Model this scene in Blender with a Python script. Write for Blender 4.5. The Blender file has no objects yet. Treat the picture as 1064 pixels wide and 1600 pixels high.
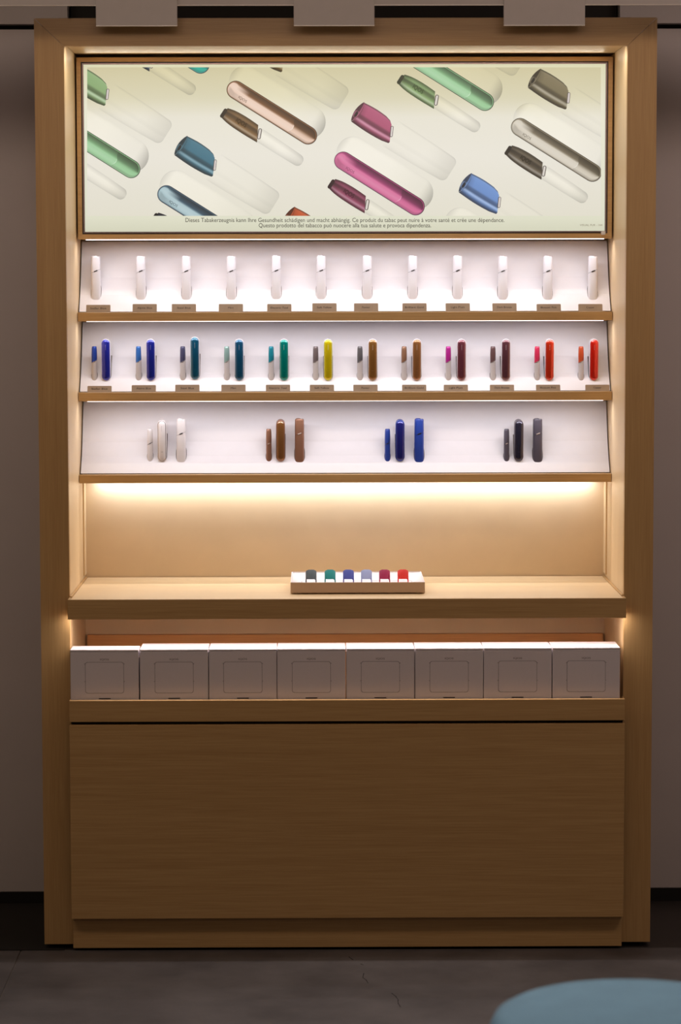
import bpy, bmesh, math, random
from mathutils import Vector, Matrix
random.seed(7)
SC = bpy.context.scene
COL = SC.collection

# ------------------------------------------------------------------ camera
F, PITCH, YAW, ROLL = 4260.5, .08597, .007908, -.002024
CAM = Vector((-.0678, -6.6386, 1.6558))
def cam_axes():
    cy, sy, cp, sp = math.cos(YAW), math.sin(YAW), math.cos(PITCH), math.sin(PITCH)
    fwd = Vector((sy*cp, cy*cp, -sp)); right = Vector((cy, -sy, 0)); up = right.cross(fwd)
    cr, sr = math.cos(ROLL), math.sin(ROLL)
    return cr*right + sr*up, -sr*right + cr*up, fwd
AX, AY, AF = cam_axes()
def at(px, py, Y):
    v = (px-532)/F*AX - (py-800)/F*AY + AF
    t = (Y-CAM.y)/v.y
    return CAM + t*v
cd = bpy.data.cameras.new('camera'); cam = bpy.data.objects.new('camera', cd); COL.objects.link(cam)
cam.matrix_world = Matrix(((AX.x, AY.x, -AF.x, CAM.x), (AX.y, AY.y, -AF.y, CAM.y), (AX.z, AY.z, -AF.z, CAM.z), (0, 0, 0, 1)))
cd.sensor_fit = 'VERTICAL'; cd.sensor_height = 36; cd.sensor_width = 24; cd.lens = F*36/1600
cd.clip_start = .05; cd.clip_end = 50
cd.dof.use_dof = True; cd.dof.focus_distance = 6.85; cd.dof.aperture_fstop = 3.2
SC.camera = cam
SC.view_settings.view_transform = 'Standard'; SC.view_settings.look = 'None'
SC.view_settings.exposure = 0.0; SC.view_settings.gamma = 1.0; SC.view_settings.use_curve_mapping = False

# ------------------------------------------------------------------ world and lights
w = bpy.data.worlds.new('world'); SC.world = w; w.use_nodes = True
w.node_tree.nodes['Background'].inputs[0].default_value = (.8, .62, .52, 1)
w.node_tree.nodes['Background'].inputs[1].default_value = .02
def area(name, loc, target, sx, sy, power, color, spread=180):
    l = bpy.data.lights.new(name, 'AREA'); l.shape = 'RECTANGLE'; l.size = sx; l.size_y = sy
    l.energy = power; l.color = color; l.spread = math.radians(spread)
    o = bpy.data.objects.new(name, l); COL.objects.link(o); o.location = loc
    o.rotation_euler = (Vector(target)-Vector(loc)).to_track_quat('-Z', 'Y').to_euler()
    return o
ROOM_WARM = (1, .73, .50)
area('ceiling_downlight', (0, -1.7, 2.92), (0, -.3, 1.2), 2.8, .4, 5.8, ROOM_WARM)
area('wall_fill_light', (-1.9, -1.5, 2.92), (-1.5, .5, 1.0), .8, .4, 5, (1, .80, .64), 110)  # pair of added fill lamps, brighten the walls beside the cabinet
area('wall_fill_light', (1.9, -1.5, 2.92), (1.5, .5, 1.0), .8, .4, 6.5, (1, .80, .71), 110)
area('shop_floor_light', (.15, -2.7, 2.9), (.15, -1.75, 0), 2.2, .5, 6, (1, .84, .78), 50)
area('front_fill_light', (0, -5.4, 2.7), (0, 0, 1.0), 3.4, .8, 9, (1, .73, .48))  # added broad fill from the front, evens out walls and posts
area('header_fill_light', (0, -4.6, 2.45), (0, 0, 2.45), 1.8, .3, 1.1, (1, .79, .68), 34)  # one broad lamp added in place of ceiling spots, lifts the header
COOL = (.93, .93, 1)
# light strips under the lightbox and the shelves
STRIPS = []   # filled where the strips are built: (x half width, y, z, power, target offset)

# ------------------------------------------------------------------ materials
def lin(c):
    return tuple(((v/255)/12.92 if v/255 <= .04045 else ((v/255+.055)/1.055)**2.4) for v in c) + (1,)
MATS = {}
def mat(name, rgb, rough=.5, metal=0., spec=.5, coat=0., noise=0., nscale=40, bump=0., bscale=300, emit=None):
    if name in MATS: return MATS[name]
    m = bpy.data.materials.new(name); m.use_nodes = True; nt = m.node_tree; b = nt.nodes['Principled BSDF']
    c = lin(rgb); b.inputs['Base Color'].default_value = c
    b.inputs['Roughness'].default_value = rough; b.inputs['Metallic'].default_value = metal
    b.inputs['Specular IOR Level'].default_value = spec; b.inputs['Coat Weight'].default_value = coat
    b.inputs['Coat Roughness'].default_value = .06
    tc = nt.nodes.new('ShaderNodeTexCoord')
    if noise:
        n = nt.nodes.new('ShaderNodeTexNoise'); n.inputs['Scale'].default_value = nscale; n.inputs['Detail'].default_value = 6
        nt.links.new(tc.outputs['Object'], n.inputs['Vector'])
        r = nt.nodes.new('ShaderNodeMapRange'); r.inputs['From Min'].default_value = .3; r.inputs['From Max'].default_value = .7
        r.inputs['To Min'].default_value = 1-noise; r.inputs['To Max'].default_value = 1+noise
        nt.links.new(n.outputs['Fac'], r.inputs['Value'])
        mx = nt.nodes.new('ShaderNodeVectorMath'); mx.operation = 'SCALE'; mx.inputs[0].default_value = c[:3]
        nt.links.new(r.outputs['Result'], mx.inputs['Scale']); nt.links.new(mx.outputs['Vector'], b.inputs['Base Color'])
    if bump:
        n2 = nt.nodes.new('ShaderNodeTexNoise'); n2.inputs['Scale'].default_value = bscale; n2.inputs['Detail'].default_value = 4
        nt.links.new(tc.outputs['Object'], n2.inputs['Vector'])
        bp = nt.nodes.new('ShaderNodeBump'); bp.inputs['Strength'].default_value = bump; bp.inputs['Distance'].default_value = .002
        nt.links.new(n2.outputs['Fac'], bp.inputs['Height']); nt.links.new(bp.outputs['Normal'], b.inputs['Normal'])
    if emit:
        b.inputs['Emission Color'].default_value = lin(emit[0]); b.inputs['Emission Strength'].default_value = emit[1]
    MATS[name] = m; return m
def wood(name, light, dark, axis, rough=.42):
    m = bpy.data.materials.new(name); m.use_nodes = True; nt = m.node_tree; b = nt.nodes['Principled BSDF']; L = nt.links.new
    tc = nt.nodes.new('ShaderNodeTexCoord'); oi = nt.nodes.new('ShaderNodeObjectInfo')
    add = nt.nodes.new('ShaderNodeVectorMath'); add.operation = 'ADD'
    L(tc.outputs['Object'], add.inputs[0]); L(oi.outputs['Location'], add.inputs[1])
    def nz(sc_grain, sc_cross, detail, dist):
        mp = nt.nodes.new('ShaderNodeMapping'); s = [sc_cross]*3; s[axis] = sc_grain
        mp.inputs['Scale'].default_value = s; L(add.outputs[0], mp.inputs['Vector'])
        n = nt.nodes.new('ShaderNodeTexNoise'); n.inputs['Scale'].default_value = 1; n.inputs['Detail'].default_value = detail
        n.inputs['Distortion'].default_value = dist; L(mp.outputs[0], n.inputs['Vector']); return n.outputs['Fac']
    a = nz(1.6, 60, 5, .6); c = nz(9, 480, 3, 0)
    mix = nt.nodes.new('ShaderNodeMath'); mix.operation = 'MULTIPLY_ADD'; mix.inputs[1].default_value = .6
    L(c, mix.inputs[0]); 
    half = nt.nodes.new('ShaderNodeMath'); half.operation = 'MULTIPLY'; half.inputs[1].default_value = .4; L(a, half.inputs[0])
    L(half.outputs[0], mix.inputs[2])
    r = nt.nodes.new('ShaderNodeValToRGB'); r.color_ramp.elements[0].position = .33; r.color_ramp.elements[1].position = .66
    r.color_ramp.elements[0].color = lin(dark); r.color_ramp.elements[1].color = lin(light)
    L(mix.outputs[0], r.inputs[0]); L(r.outputs[0], b.inputs['Base Color'])
    b.inputs['Roughness'].default_value = rough; b.inputs['Specular IOR Level'].default_value = .35
    bp = nt.nodes.new('ShaderNodeBump'); bp.inputs['Strength'].default_value = .15; bp.inputs['Distance'].default_value = .0006
    L(c, bp.inputs['Height']); L(bp.outputs[0], b.inputs['Normal'])
    return m
WL, WD = (204, 166, 114), (186, 147, 96)  # outer maple, browner: its dim lighting is put into the colour
wood_lit_h = wood('lit_maple_grain_across', (230, 203, 162), (218, 188, 144), 0)  # same maple made paler: strong strip light put into the colour
wood_lit_v = wood('lit_maple_grain_upright', (230, 203, 162), (218, 188, 144), 2)
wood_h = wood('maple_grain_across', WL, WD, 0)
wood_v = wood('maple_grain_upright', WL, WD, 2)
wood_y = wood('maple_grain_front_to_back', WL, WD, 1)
tan_board = mat('tan_laminate', (220, 195, 160), .55, noise=.03, nscale=12)
orange_wood = wood('amber_maple', (222, 168, 112), (204, 146, 90), 0)
white_board = mat('white_satin_board', (230, 226, 229), .45, noise=.01)
white_plastic = mat('white_satin_plastic', (226, 222, 226), .33, coat=.2)
grey_plastic = mat('pale_grey_plastic', (200, 192, 190), .35, coat=.15)
dark_plastic = mat('dark_plastic', (38, 34, 36), .4)
shadow_gap = mat('black_gap_shade', (26, 20, 18), .8)  # black put in for the shade inside gaps
slot_mat = mat('dark_slot_edge', (92, 78, 72), .7)
tag_mat = mat('beige_brushed_tag', (168, 148, 128), .38, metal=.45, noise=.04, nscale=90)
ink = mat('dark_ink', (48, 40, 38), .7)
alu = mat('dark_bezel_metal', (120, 104, 104), .3, metal=.7)
bezel_dark = mat('black_bezel_groove', (44, 30, 30), .5)
silver = mat('silver_metal', (205, 200, 200), .22, metal=.9)
led = mat('light_strip_diffuser', (255, 255, 255), .5, emit=((255, 246, 250), 2.2))
wall_paint = mat('grey_beige_wall_paint', (200, 192, 192), .85, noise=.02, nscale=6)
pelmet_paint = mat('grey_metal_paint', (176, 168, 166), .5, noise=.02)
edge_paint = mat('pale_acrylic_edge', (238, 230, 222), .3)
black_trim = mat('black_trim', (16, 14, 14), .6)
carton = mat('white_carton', (222, 214, 220), .55, noise=.012, nscale=200)
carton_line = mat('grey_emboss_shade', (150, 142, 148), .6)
carton_ink = mat('grey_carton_ink', (84, 76, 78), .5)
black_strip = mat('black_floor_strip', (20, 17, 15), .9)
def floor_mat(name, a, b_, cracks=True):
    m = bpy.data.materials.new(name); m.use_nodes = True; nt = m.node_tree; b = nt.nodes['Principled BSDF']; L = nt.links.new
    tc = nt.nodes.new('ShaderNodeTexCoord')
    n = nt.nodes.new('ShaderNodeTexNoise'); n.inputs['Scale'].default_value = 3.5; n.inputs['Detail'].default_value = 9; n.inputs['Roughness'].default_value = .65
    L(tc.outputs['Object'], n.inputs['Vector'])
    r = nt.nodes.new('ShaderNodeValToRGB'); r.color_ramp.elements[0].position = .35; r.color_ramp.elements[1].position = .68
    r.color_ramp.elements[0].color = lin(a); r.color_ramp.elements[1].color = lin(b_)
    L(n.outputs['Fac'], r.inputs[0])
    L(r.outputs[0], b.inputs['Base Color'])
    b.inputs['Roughness'].default_value = .5
    return m
concrete = floor_mat('dark_concrete_tile', (70, 67, 69), (100, 96, 97))
concrete_dark = floor_mat('darker_concrete_tile', (44, 39, 37), (56, 50, 47))
joint_mat = mat('pale_grout', (136, 128, 120), .8)
crack_mat = mat('black_crack', (14, 12, 12), .9)
blue_fabric = mat('teal_blue_felt', (108, 146, 168), .95, noise=.05, nscale=18, bump=.3, bscale=900)
dark_leg = mat('dark_base', (30, 28, 28), .5)

# ------------------------------------------------------------------ mesh helpers
def new_bm(): return bmesh.new()
def box(bm, x0, x1, y0, y1, z0, z1, bev=0, seg=2):
    r = bmesh.ops.create_cube(bm, size=1)
    for v in r['verts']:
        v.co = Vector(((x0+x1)/2+v.co.x*(x1-x0), (y0+y1)/2+v.co.y*(y1-y0), (z0+z1)/2+v.co.z*(z1-z0)))
    if bev:
        es = list({e for v in r['verts'] for e in v.link_edges})
        bmesh.ops.bevel(bm, geom=es, offset=bev, segments=seg, affect='EDGES', profile=.5)
def prism(bm, pts, axis, a0, a1):
    """extrude a closed 2D outline along an axis; 2D coords are the two remaining axes in order"""
    def mk(p, a):
        c = [p[0], p[1]]; c.insert(axis, a); return bm.verts.new(c)
    A = [mk(p, a0) for p in pts]; B = [mk(p, a1) for p in pts]; n = len(pts)
    bm.faces.new(A[::-1]); bm.faces.new(B)
    for i in range(n): bm.faces.new((A[i], A[(i+1) % n], B[(i+1) % n], B[i]))
    bmesh.ops.recalc_face_normals(bm, faces=bm.faces)
def loft(bm, rings, cap0=True, cap1=True):
    R = [[bm.verts.new(p) for p in r] for r in rings]; n = len(R[0])
    for a, b in zip(R, R[1:]):
        for i in range(n): bm.faces.new((a[i], a[(i+1) % n], b[(i+1) % n], b[i]))
    if cap0: bm.faces.new(R[0][::-1])
    if cap1: bm.faces.new(R[-1])
    bmesh.ops.recalc_face_normals(bm, faces=bm.faces)
def sring(rx, ry, e, zf, cx=0, cy=0, n=28):
    out = []
    for i in range(n):
        t = 2*math.pi*i/n; c, s = math.cos(t), math.sin(t)
        x = cx+rx*math.copysign(abs(c)**(2/e), c); y = cy+ry*math.copysign(abs(s)**(2/e), s)
        out.append((x, y, zf(x) if callable(zf) else zf))
    return out
def finish(name, bm, m, parent=None, smooth=True, loc=(0, 0, 0)):
    me = bpy.data.meshes.new(name); bm.to_mesh(me); bm.free()
    me.materials.append(m)
    if smooth:
        for p in me.polygons: p.use_smooth = True
        try: me.set_sharp_from_angle(angle=math.radians(38))
        except Exception: pass
    o = bpy.data.objects.new(name, me); COL.objects.link(o); o.location = loc
    if parent: o.parent = parent
    return o
def part(name, parent, m, *boxes, bev=.0006):
    """boxes in world coordinates, one mesh, child of parent (parent given by location only)"""
    bm = new_bm(); L = parent.location if parent else Vector()
    for b in boxes:
        box(bm, b[0]-L.x, b[1]-L.x, b[2]-L.y, b[3]-L.y, b[4]-L.z, b[5]-L.z, bev, 1)
    return finish(name, bm, m, parent, smooth=False)
def tag(o, label=None, cat=None, group=None, kind=None):
    if label: o['label'] = label
    if cat: o['category'] = cat
    if group: o['group'] = group
    if kind: o['kind'] = kind
    return o
def empty(name, loc, label, cat, group=None):
    o = bpy.data.objects.new(name, None); o.empty_display_size = .03; COL.objects.link(o); o.location = loc
    return tag(o, label, cat, group)
def copy_tree(o, parent=None, swap=None):
    c = o.copy(); COL.objects.link(c); c.parent = parent
    for ch in [x for x in COL.objects if x.parent == o]: copy_tree(ch, c)
    return c
def text_mesh(s, width, height=None, cx=0, cz=0, left=None):
    """flat lettering in the XZ plane facing -Y. width: total width; returns bmesh"""
    cu = bpy.data.curves.new('t', 'FONT'); cu.body = s; cu.size = 1; cu.resolution_u = 3
    cu.space_character = 1.0
    ob = bpy.data.objects.new('t', cu); COL.objects.link(ob)
    dg = bpy.context.evaluated_depsgraph_get(); me = bpy.data.meshes.new_from_object(ob.evaluated_get(dg))
    bpy.data.objects.remove(ob); bm = new_bm(); bm.from_mesh(me); bpy.data.meshes.remove(me); bpy.data.curves.remove(cu)
    xs = [v.co.x for v in bm.verts]; x0, x1 = min(xs), max(xs)
    k = width/(x1-x0); kh = k if height is None else height/.72
    for v in bm.verts:
        v.co = Vector(((v.co.x-(x0+x1)/2)*k+cx, 0, v.co.y*kh+cz))
    return bm

# ------------------------------------------------------------------ structure
W, WI, ZT, ZB = .75, .679, 2.277, .012
def struct(name, m, *boxes, bev=0):
    o = part(name, None, m, *boxes, bev=bev); o['kind'] = 'structure'; return o
fl = struct('floor', joint_mat, (-4, 4, -8, 1.2, -.10, -.004))
# large concrete tiles, set with narrow pale joints
def tile(x0, x1, y0, y1, m):
    bm = new_bm(); box(bm, x0, x1, y0, y1, -.02, 0, .0012, 1)
    return finish('tile', bm, m, fl, smooth=False)
J = -.807
for x0, x1 in ((J-1.7, J-.0012), (J+.0012, J+1.7)):
    for k in range(3):
        y1 = -.0155-k*1.7
        tile(x0, x1, y1-1.697, y1, concrete)
tile(J+1.7024, J+3.3, -1.7, -.0155, concrete)
tile(J+1.7024, J+3.3, -3.4, -1.703, concrete)
tile(.0, 2.6, -.0131, .5, concrete_dark); tile(-.7, -.0024, -.0131, .5, concrete_dark)  # rear tiles in a darker tone than the front ones
mt = struct('trim_1', black_strip, (-2.6, -.7, -.0131, .49, -.003, .0012)); mt['label'] = 'matt black floor strip along the wall left of the cabinet'  # thin black strip, much darker than the tiles beside it
WY = .50
struct('wall_back', wall_paint, (-3, -.70, WY, WY+.1, 0, 2.295), (.70, 3, WY, WY+.1, 0, 2.295),
       (-3, 3, WY+.1, WY+.16, 0, 2.9), (-3, -.715, WY, WY+.1, 2.309, 2.9), (.715, 3, WY, WY+.1, 2.309, 2.9))
struct('baseboard_back', black_trim, (-3, -.72, WY-.008, WY, 0, .031), (.72, 3, WY-.008, WY, 0, .035))
struct('trim_2', black_trim, (-3, -.70, WY+.04, WY+.095, 2.2955, 2.3085), (.70, 3, WY+.04, WY+.095, 2.2955, 2.3085))
struct('shade_plate', shadow_gap, (-.71, .71, WY-.30, WY+.09, 2.29, 2.296), (-.71, .71, WY+.04, WY+.09, 2.296, 2.9))  # black plates put in for the shade above the cabinet
struct('ceiling', wall_paint, (-3, 3, -7.5, .66, 3.0, 3.1))
struct('wall_left', wall_paint, (-3.1, -3, -7.5, .66, 0, 3.0))
struct('wall_right', wall_paint, (3, 3.1, -7.5, .66, 0, 3.0))

# ------------------------------------------------------------------ hanging fascia with three plates
PY = -.15
fa = empty('fascia_beam', (0, PY, 2.2926), 'long grey-brown metal fascia running along the top edge of the view', 'fascia')
part('face_plate', fa, pelmet_paint, (-2.9, 2.9, PY, PY+.006, 2.2935, 2.42))
part('lower_edge', fa, edge_paint, (-2.9, 2.9, PY-.0005, PY+.0065, 2.2922, 2.2934), bev=0)
part('return_plate', fa, pelmet_paint, (-2.9, 2.9, PY+.006, PY+.09, 2.30, 2.306))
for (xa, xb), wh in zip(((150, 277), (459, 585), (787, 914)), ('left', 'middle', 'right')):
    a = at(xa, 41, PY-.008).x; b = at(xb, 41, PY-.008).x
    t = empty('hanging_plate', ((a+b)/2, PY-.008, 2.244), 'small blank grey plate hanging from the fascia, %s of the three' % ('leftmost' if wh == 'left' else 'middle one' if wh == 'middle' else 'rightmost'), 'plate', 'blank plates hanging from the fascia')
    part('plate', t, pelmet_paint, (a, b, PY-.008, PY-.003, 2.2453, 2.33))
    part('pale_edge', t, edge_paint, (a, b, PY-.0082, PY-.0028, 2.2438, 2.2452), bev=0)['label'] = 'pale translucent lower edge'
    part('hanger_clip', t, silver, (a+.02, a+.035, PY-.003, PY, 2.30, 2.33)); part('hanger_clip', t, silver, (b-.035, b-.02, PY-.003, PY, 2.30, 2.33))

# ------------------------------------------------------------------ surround cabinet
fr = empty('display_cabinet', (0, .22, 0), 'tall pale maple surround with mitred frame enclosing the lit display niche', 'cabinet')
def wpart(name, parent, m, build, smooth=False):
    bm = new_bm(); build(bm); L = parent.location
    for v in bm.verts: v.co -= L
    return finish(name, bm, m, parent, smooth=smooth)
ZI = 2.2106; DEP = .447; g = .0006
wpart('left_post', fr, wood_v, lambda bm: prism(bm, [(-W, ZB), (-WI, ZB), (-WI, ZI-g), (-W, ZT-g)], 1, 0, .022)).name = 'post'
wpart('post', fr, wood_v, lambda bm: prism(bm, [(WI, ZB), (W, ZB), (W, ZT-g), (WI, ZI-g)], 1, 0, .022))
wpart('header', fr, wood_h, lambda bm: prism(bm, [(-WI+g, ZI), (WI-g, ZI), (W-g, ZT), (-W+g, ZT)], 1, 0, .022))
for s in (-1, 1):
    a, b = sorted((s*WI, s*(WI+.018)))
    part('side_panel', fr, wood_lit_v, (a, b, .0225, DEP, ZB+.01, ZI+.012))
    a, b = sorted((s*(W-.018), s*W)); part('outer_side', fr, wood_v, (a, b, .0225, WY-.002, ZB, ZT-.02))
    part('rear_batten', fr, wood_lit_v, tuple(sorted((s*WI, s*(WI-.004))))+(DEP-.05, DEP, .885, 1.13))
part('soffit', fr, wood_lit_h, (-WI+.001, WI-.001, .0225, DEP, ZI+.005, ZI+.018))
ls = part('light_strip', fr, led, (-.65, .65, .0235, .0315, ZI+.0035, ZI+.0049), bev=0)  # added glowing strip, out of view behind the header
area('side_panel_fill', (0, .0275, ZI+.0032), (0, .0275, 1), 1.30, .007, 2.4, (1, .93, .80))  # added unseen lamp that brightens the side panels from above
part('top_board', fr, wood_h, (-W+.02, W-.02, .0225, WY-.01, ZT-.02, ZT-.004))
part('back_panel', fr, tan_board, (-WI-.01, WI+.01, DEP, DEP+.018, .30, ZI+.01))
# base cabinet
base = empty('drawer_cabinet', (0, .2, 0), 'wide maple base cabinet with one large plain drawer front under the row of white cartons', 'cabinet')
FY = -.045
part('drawer_front', base, wood_h, (-.6785, .6785, FY, FY+.02, .0855, .5668))
part('kick_plate', base, wood_h, (-.677, .677, -.022, -.004, .007, .10))
part('carcass', base, shadow_gap, (-.675, .675, -.003, .43, .03, .555))
tr = part('tray_front', base, wood_h, (-.6785, .6785, FY, FY+.015, .5745, .627)); tr['label'] = 'shallow front rail that holds the cartons'
part('tray_floor', base, wood_h, (-.674, .674, FY+.0155, .43, .585, .597))
part('tray_side', base, wood_y, (-.6785, -.6755, FY+.0155, -.001, .5755, .627)); part('tray_side', base, wood_y, (.6755, .6785, FY+.0155, -.001, .5755, .627))
part('finger_gap', base, shadow_gap, (-.674, .674, FY+.012, FY+.04, .560, .58), bev=0)
part('rear_board', base, orange_wood, (-.6735, .6735, .425, .445, .597, .7265))['label'] = 'amber board standing behind the cartons'
# counter
ct = empty('countertop', (0, .2, .826), 'thick maple counter board with deep front edge above the carton shelf', 'counter')
part('top_board', ct, wood_lit_h, (-.6725, .6725, FY, DEP-.003, .8600, .8755))
part('front_edge', ct, wood_h, (-.680, .680, FY-.0015, FY+.02, .8265, .8752))
part('under_board', ct, wood_h, (-.672, .672, FY+.0205, DEP-.004, .838, .859))
for s in (-1, 1):
    part('side_bead', ct, wood_y, tuple(sorted((s*.6728, s*.6786)))+(-.002 if False else -.001, DEP-.003, .8655, .8785))
    part('end_grain', ct, wood_y, tuple(sorted((s*.6728, s*.680)))+(FY+.0205, -.0015, .84, .8755))
ls = part('light_strip', ct, led, (-.665, .665, -.0205, -.0125, .8352, .8378), bev=0); ls['label'] = 'glowing strip under the front of the counter'
area('counter_strip_light', (0, -.0165, .8345), (0, -.0165, 0), 1.345, .007, 2.5, (1, .90, .84))

# ------------------------------------------------------------------ lightbox
LY = .2865
LX0, LX1, LZ0, LZ1 = -.6745, .6745, 1.752, 2.2065
lb = empty('light_box_sign', (0, .35, LZ0), 'wide backlit poster box in a maple frame showing colourful devices on cream', 'sign')
bw = .0115
IX0, IX1, IZ0, IZ1 = -.6635, .6635, 1.7645, 2.1955
def miter_frame(bm, o, i, y0, y1):
    (X0, X1, Z0, Z1), (x0, x1, z0, z1) = o, i; e = .0003
    for q in ([(X0, Z0), (X1, Z0), (x1, z0), (x0, z0)], [(x0, z1), (x1, z1), (X1, Z1), (X0, Z1)],
              [(X0, Z0+e), (x0, z0+e), (x0, z1-e), (X0, Z1-e)], [(x1, z0+e), (X1, Z0+e), (X1, Z1-e), (x1, z1-e)]):
        prism(bm, q, 1, y0, y1)
wpart('frame', lb, wood_h, lambda bm: miter_frame(bm, (LX0, LX1, LZ0, LZ1), (IX0, IX1, IZ0, IZ1), LY, LY+.03))
def ins(r, d): return (r[0]+d, r[1]-d, r[2]+d, r[3]-d)
I = (IX0, IX1, IZ0, IZ1)
wpart('bezel', lb, bezel_dark, lambda bm: miter_frame(bm, I, ins(I, .003), LY+.004, LY+.03))
wpart('bezel', lb, alu, lambda bm: miter_frame(bm, ins(I, .003), ins(I, .0062), LY+.002, LY+.03))
part('housing', lb, white_board, (LX0+.002, LX1-.002, LY+.0305, DEP-.002, LZ0+.02, LZ1-.01))
part('underside', lb, wood_h, (LX0+.003, LX1-.003, LY+.031, DEP-.002, LZ0+.003, LZ0+.019))
part('light_strip', lb, led, (-.655, .655, LY+.0005, LY+.014, LZ0-.0022, LZ0-.0003), bev=0)['label'] = 'thin glowing strip along the lower edge'
part('corner_clip', lb, white_plastic, (at(939, 364, LY).x, at(946, 364, LY).x, LY-.004, LY, at(942, 367, LY).z, at(942, 361.5, LY).z), bev=.0015)['label'] = 'small white clip at the lower right corner'

# poster print : flat shapes in photo-measured poster coordinates
PYY = LY+.012
pm = bpy.data.materials.new('backlit_print'); pm.use_nodes = True
nt = pm.node_tree; nt.nodes.clear()
out = nt.nodes.new('ShaderNodeOutputMaterial'); mixs = nt.nodes.new('ShaderNodeAddShader')
em = nt.nodes.new('ShaderNodeEmission'); va = nt.nodes.new('ShaderNodeVertexColor'); va.layer_name = 'print'
em.inputs['Strength'].default_value = .93
gl = nt.nodes.new('ShaderNodeBsdfPrincipled'); gl.inputs['Base Color'].default_value = (.03, .03, .03, 1); gl.inputs['Roughness'].default_value = .5
nt.links.new(va.outputs['Color'], em.inputs['Color']); nt.links.new(em.outputs[0], mixs.inputs[0]); nt.links.new(gl.outputs[0], mixs.inputs[1])
nt.links.new(mixs.outputs[0], out.inputs[0])
PV, PF, PC = [], [], []
CLIP = [136.3, 938.7, 105.3, 337.3]
def clip_poly(poly, clip):
    for ax, lim, sg in ((0, clip[0], 1), (0, clip[1], -1), (1, clip[2], 1), (1, clip[3], -1)):
        out = []; n = len(poly)
        for i in range(n):
            a, b = poly[i], poly[(i+1) % n]
            da, db = (a[0][ax]-lim)*sg, (b[0][ax]-lim)*sg
            if da >= 0: out.append(a)
            if (da >= 0) != (db >= 0):
                t = da/(da-db)
                out.append((tuple(a[0][k]+t*(b[0][k]-a[0][k]) for k in (0, 1)), tuple(a[1][k]+t*(b[1][k]-a[1][k]) for k in range(3))))
        poly = out
        if len(poly) < 3: return []
    return poly
LAYER = [0]
def add_poly(poly, clip=CLIP):
    p = clip_poly(poly, clip) if clip else poly
    if len(p) < 3: return
    i0 = len(PV); y = PYY-LAYER[0]*.000018
    for (px, py), c in p:
        v = at(px, py, PYY); PV.append((v.x, y, v.z)); PC.append(c)
    PF.append(tuple(range(i0, i0+len(p))))
def mixc(a, b, t): return tuple(a[k]+(b[k]-a[k])*t for k in range(3))
def sheet(us, top, bot, col, nv=10, clip=CLIP, org=(0, 0), ang=33.0, skew=None):
    """strip in a rotated frame: u along, v up-perpendicular; col(un, vn) -> rgb (vn 0 = upper edge)"""
    LAYER[0] += 1
    c, s = math.cos(math.radians(ang)), math.sin(math.radians(ang))
    def P(u, v): return (org[0]+u*c+v*s, org[1]+u*s-v*c)
    u0, u1 = us[0], us[-1]
    for i in range(len(us)-1):
        for j in range(nv):
            q = []
            for (a, b) in ((i, j), (i+1, j), (i+1, j+1), (i, j+1)):
                u = us[a]; vn = b/nv; v = top(u)+(bot(u)-top(u))*vn
                uu = u+(skew(vn, (u-u0)/(u1-u0)) if skew else 0)
                q.append((P(uu, v), col((u-u0)/(u1-u0), vn)))
            add_poly(q, clip)
def capsule(org, L, r, col, ang=33.0, n=9, nv=10, r2=None, clip=CLIP):
    r2 = r2 or r
    us = [-r*math.cos(math.pi/2*k/n) for k in range(n+1)] + [L*k/6 for k in range(1, 6)] + [L+r2*math.sin(math.pi/2*k/n) for k in range(n+1)]
    us = [u*(1 if abs(u) else 1) for u in us]
    def hw(u):
        if u < 0: return math.sqrt(max(0, r*r-u*u))
        if u > L: return math.sqrt(max(0, r2*r2-(u-L)**2))
        return r+(r2-r)*u/L
    sheet(us, lambda u: hw(u), lambda u: -hw(u), col, nv, clip, org, ang)
def ramp(stops):
    def f(t):
        for (a, ca), (b, cb) in zip(stops, stops[1:]):
            if t <= b: return mixc(ca, cb, (t-a)/(b-a) if b > a else 0)
        return stops[-1][1]
    return f
BGT, BGM, BGB = (210, 202, 164), (236, 232, 220), (230, 226, 210)
bgc = ramp([(0, BGT), (.20, (218, 212, 182)), (.34, (233, 229, 214)), (.6, BGM), (1, BGB)])  # uneven backlight put into the ground colour, yellower and dimmer at the top
def bg(px, py):
    return bgc((py-105)/232)
# white margin, tinted by the same uneven backlight, then print ground
LAYER[0] = 0
mar = [128.5, 948.5, 97.3, 364.2]
for i in range(16):
    for j in range(12):
        x0, x1 = mar[0]+(mar[1]-mar[0])*i/16, mar[0]+(mar[1]-mar[0])*(i+1)/16
        y0, y1 = mar[2]+(mar[3]-mar[2])*j/12, mar[2]+(mar[3]-mar[2])*(j+1)/12
        mc = ramp([(0, (224, 220, 184)), (.3, (236, 234, 214)), (.9, (228, 228, 206)), (1, (214, 214, 190))])
        add_poly([((a, b), mc((b-mar[2])/(mar[3]-mar[2]))) for a, b in ((x0, y0), (x1, y0), (x1, y1), (x0, y1))], None)
LAYER[0] = 1
for i in range(24):
    for j in range(24):
        x0, x1 = CLIP[0]+(CLIP[1]-CLIP[0])*i/24, CLIP[0]+(CLIP[1]-CLIP[0])*(i+1)/24
        y0, y1 = CLIP[2]+(CLIP[3]-CLIP[2])*j/24, CLIP[2]+(CLIP[3]-CLIP[2])*(j+1)/24
        add_poly([((a, b), bg(a, b)) for a, b in ((x0, y0), (x1, y0), (x1, y1), (x0, y1))])
AV, BV = (276.2, -52.5), (168.0, 110.7)
def lat(base, i, j): return (base[0]+i*AV[0]+j*BV[0], base[1]+i*AV[1]+j*BV[1])
def dk(c, k): return tuple(v*k for v in c)
def ltn(c, t): return mixc(c, (255, 255, 255), t)
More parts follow.
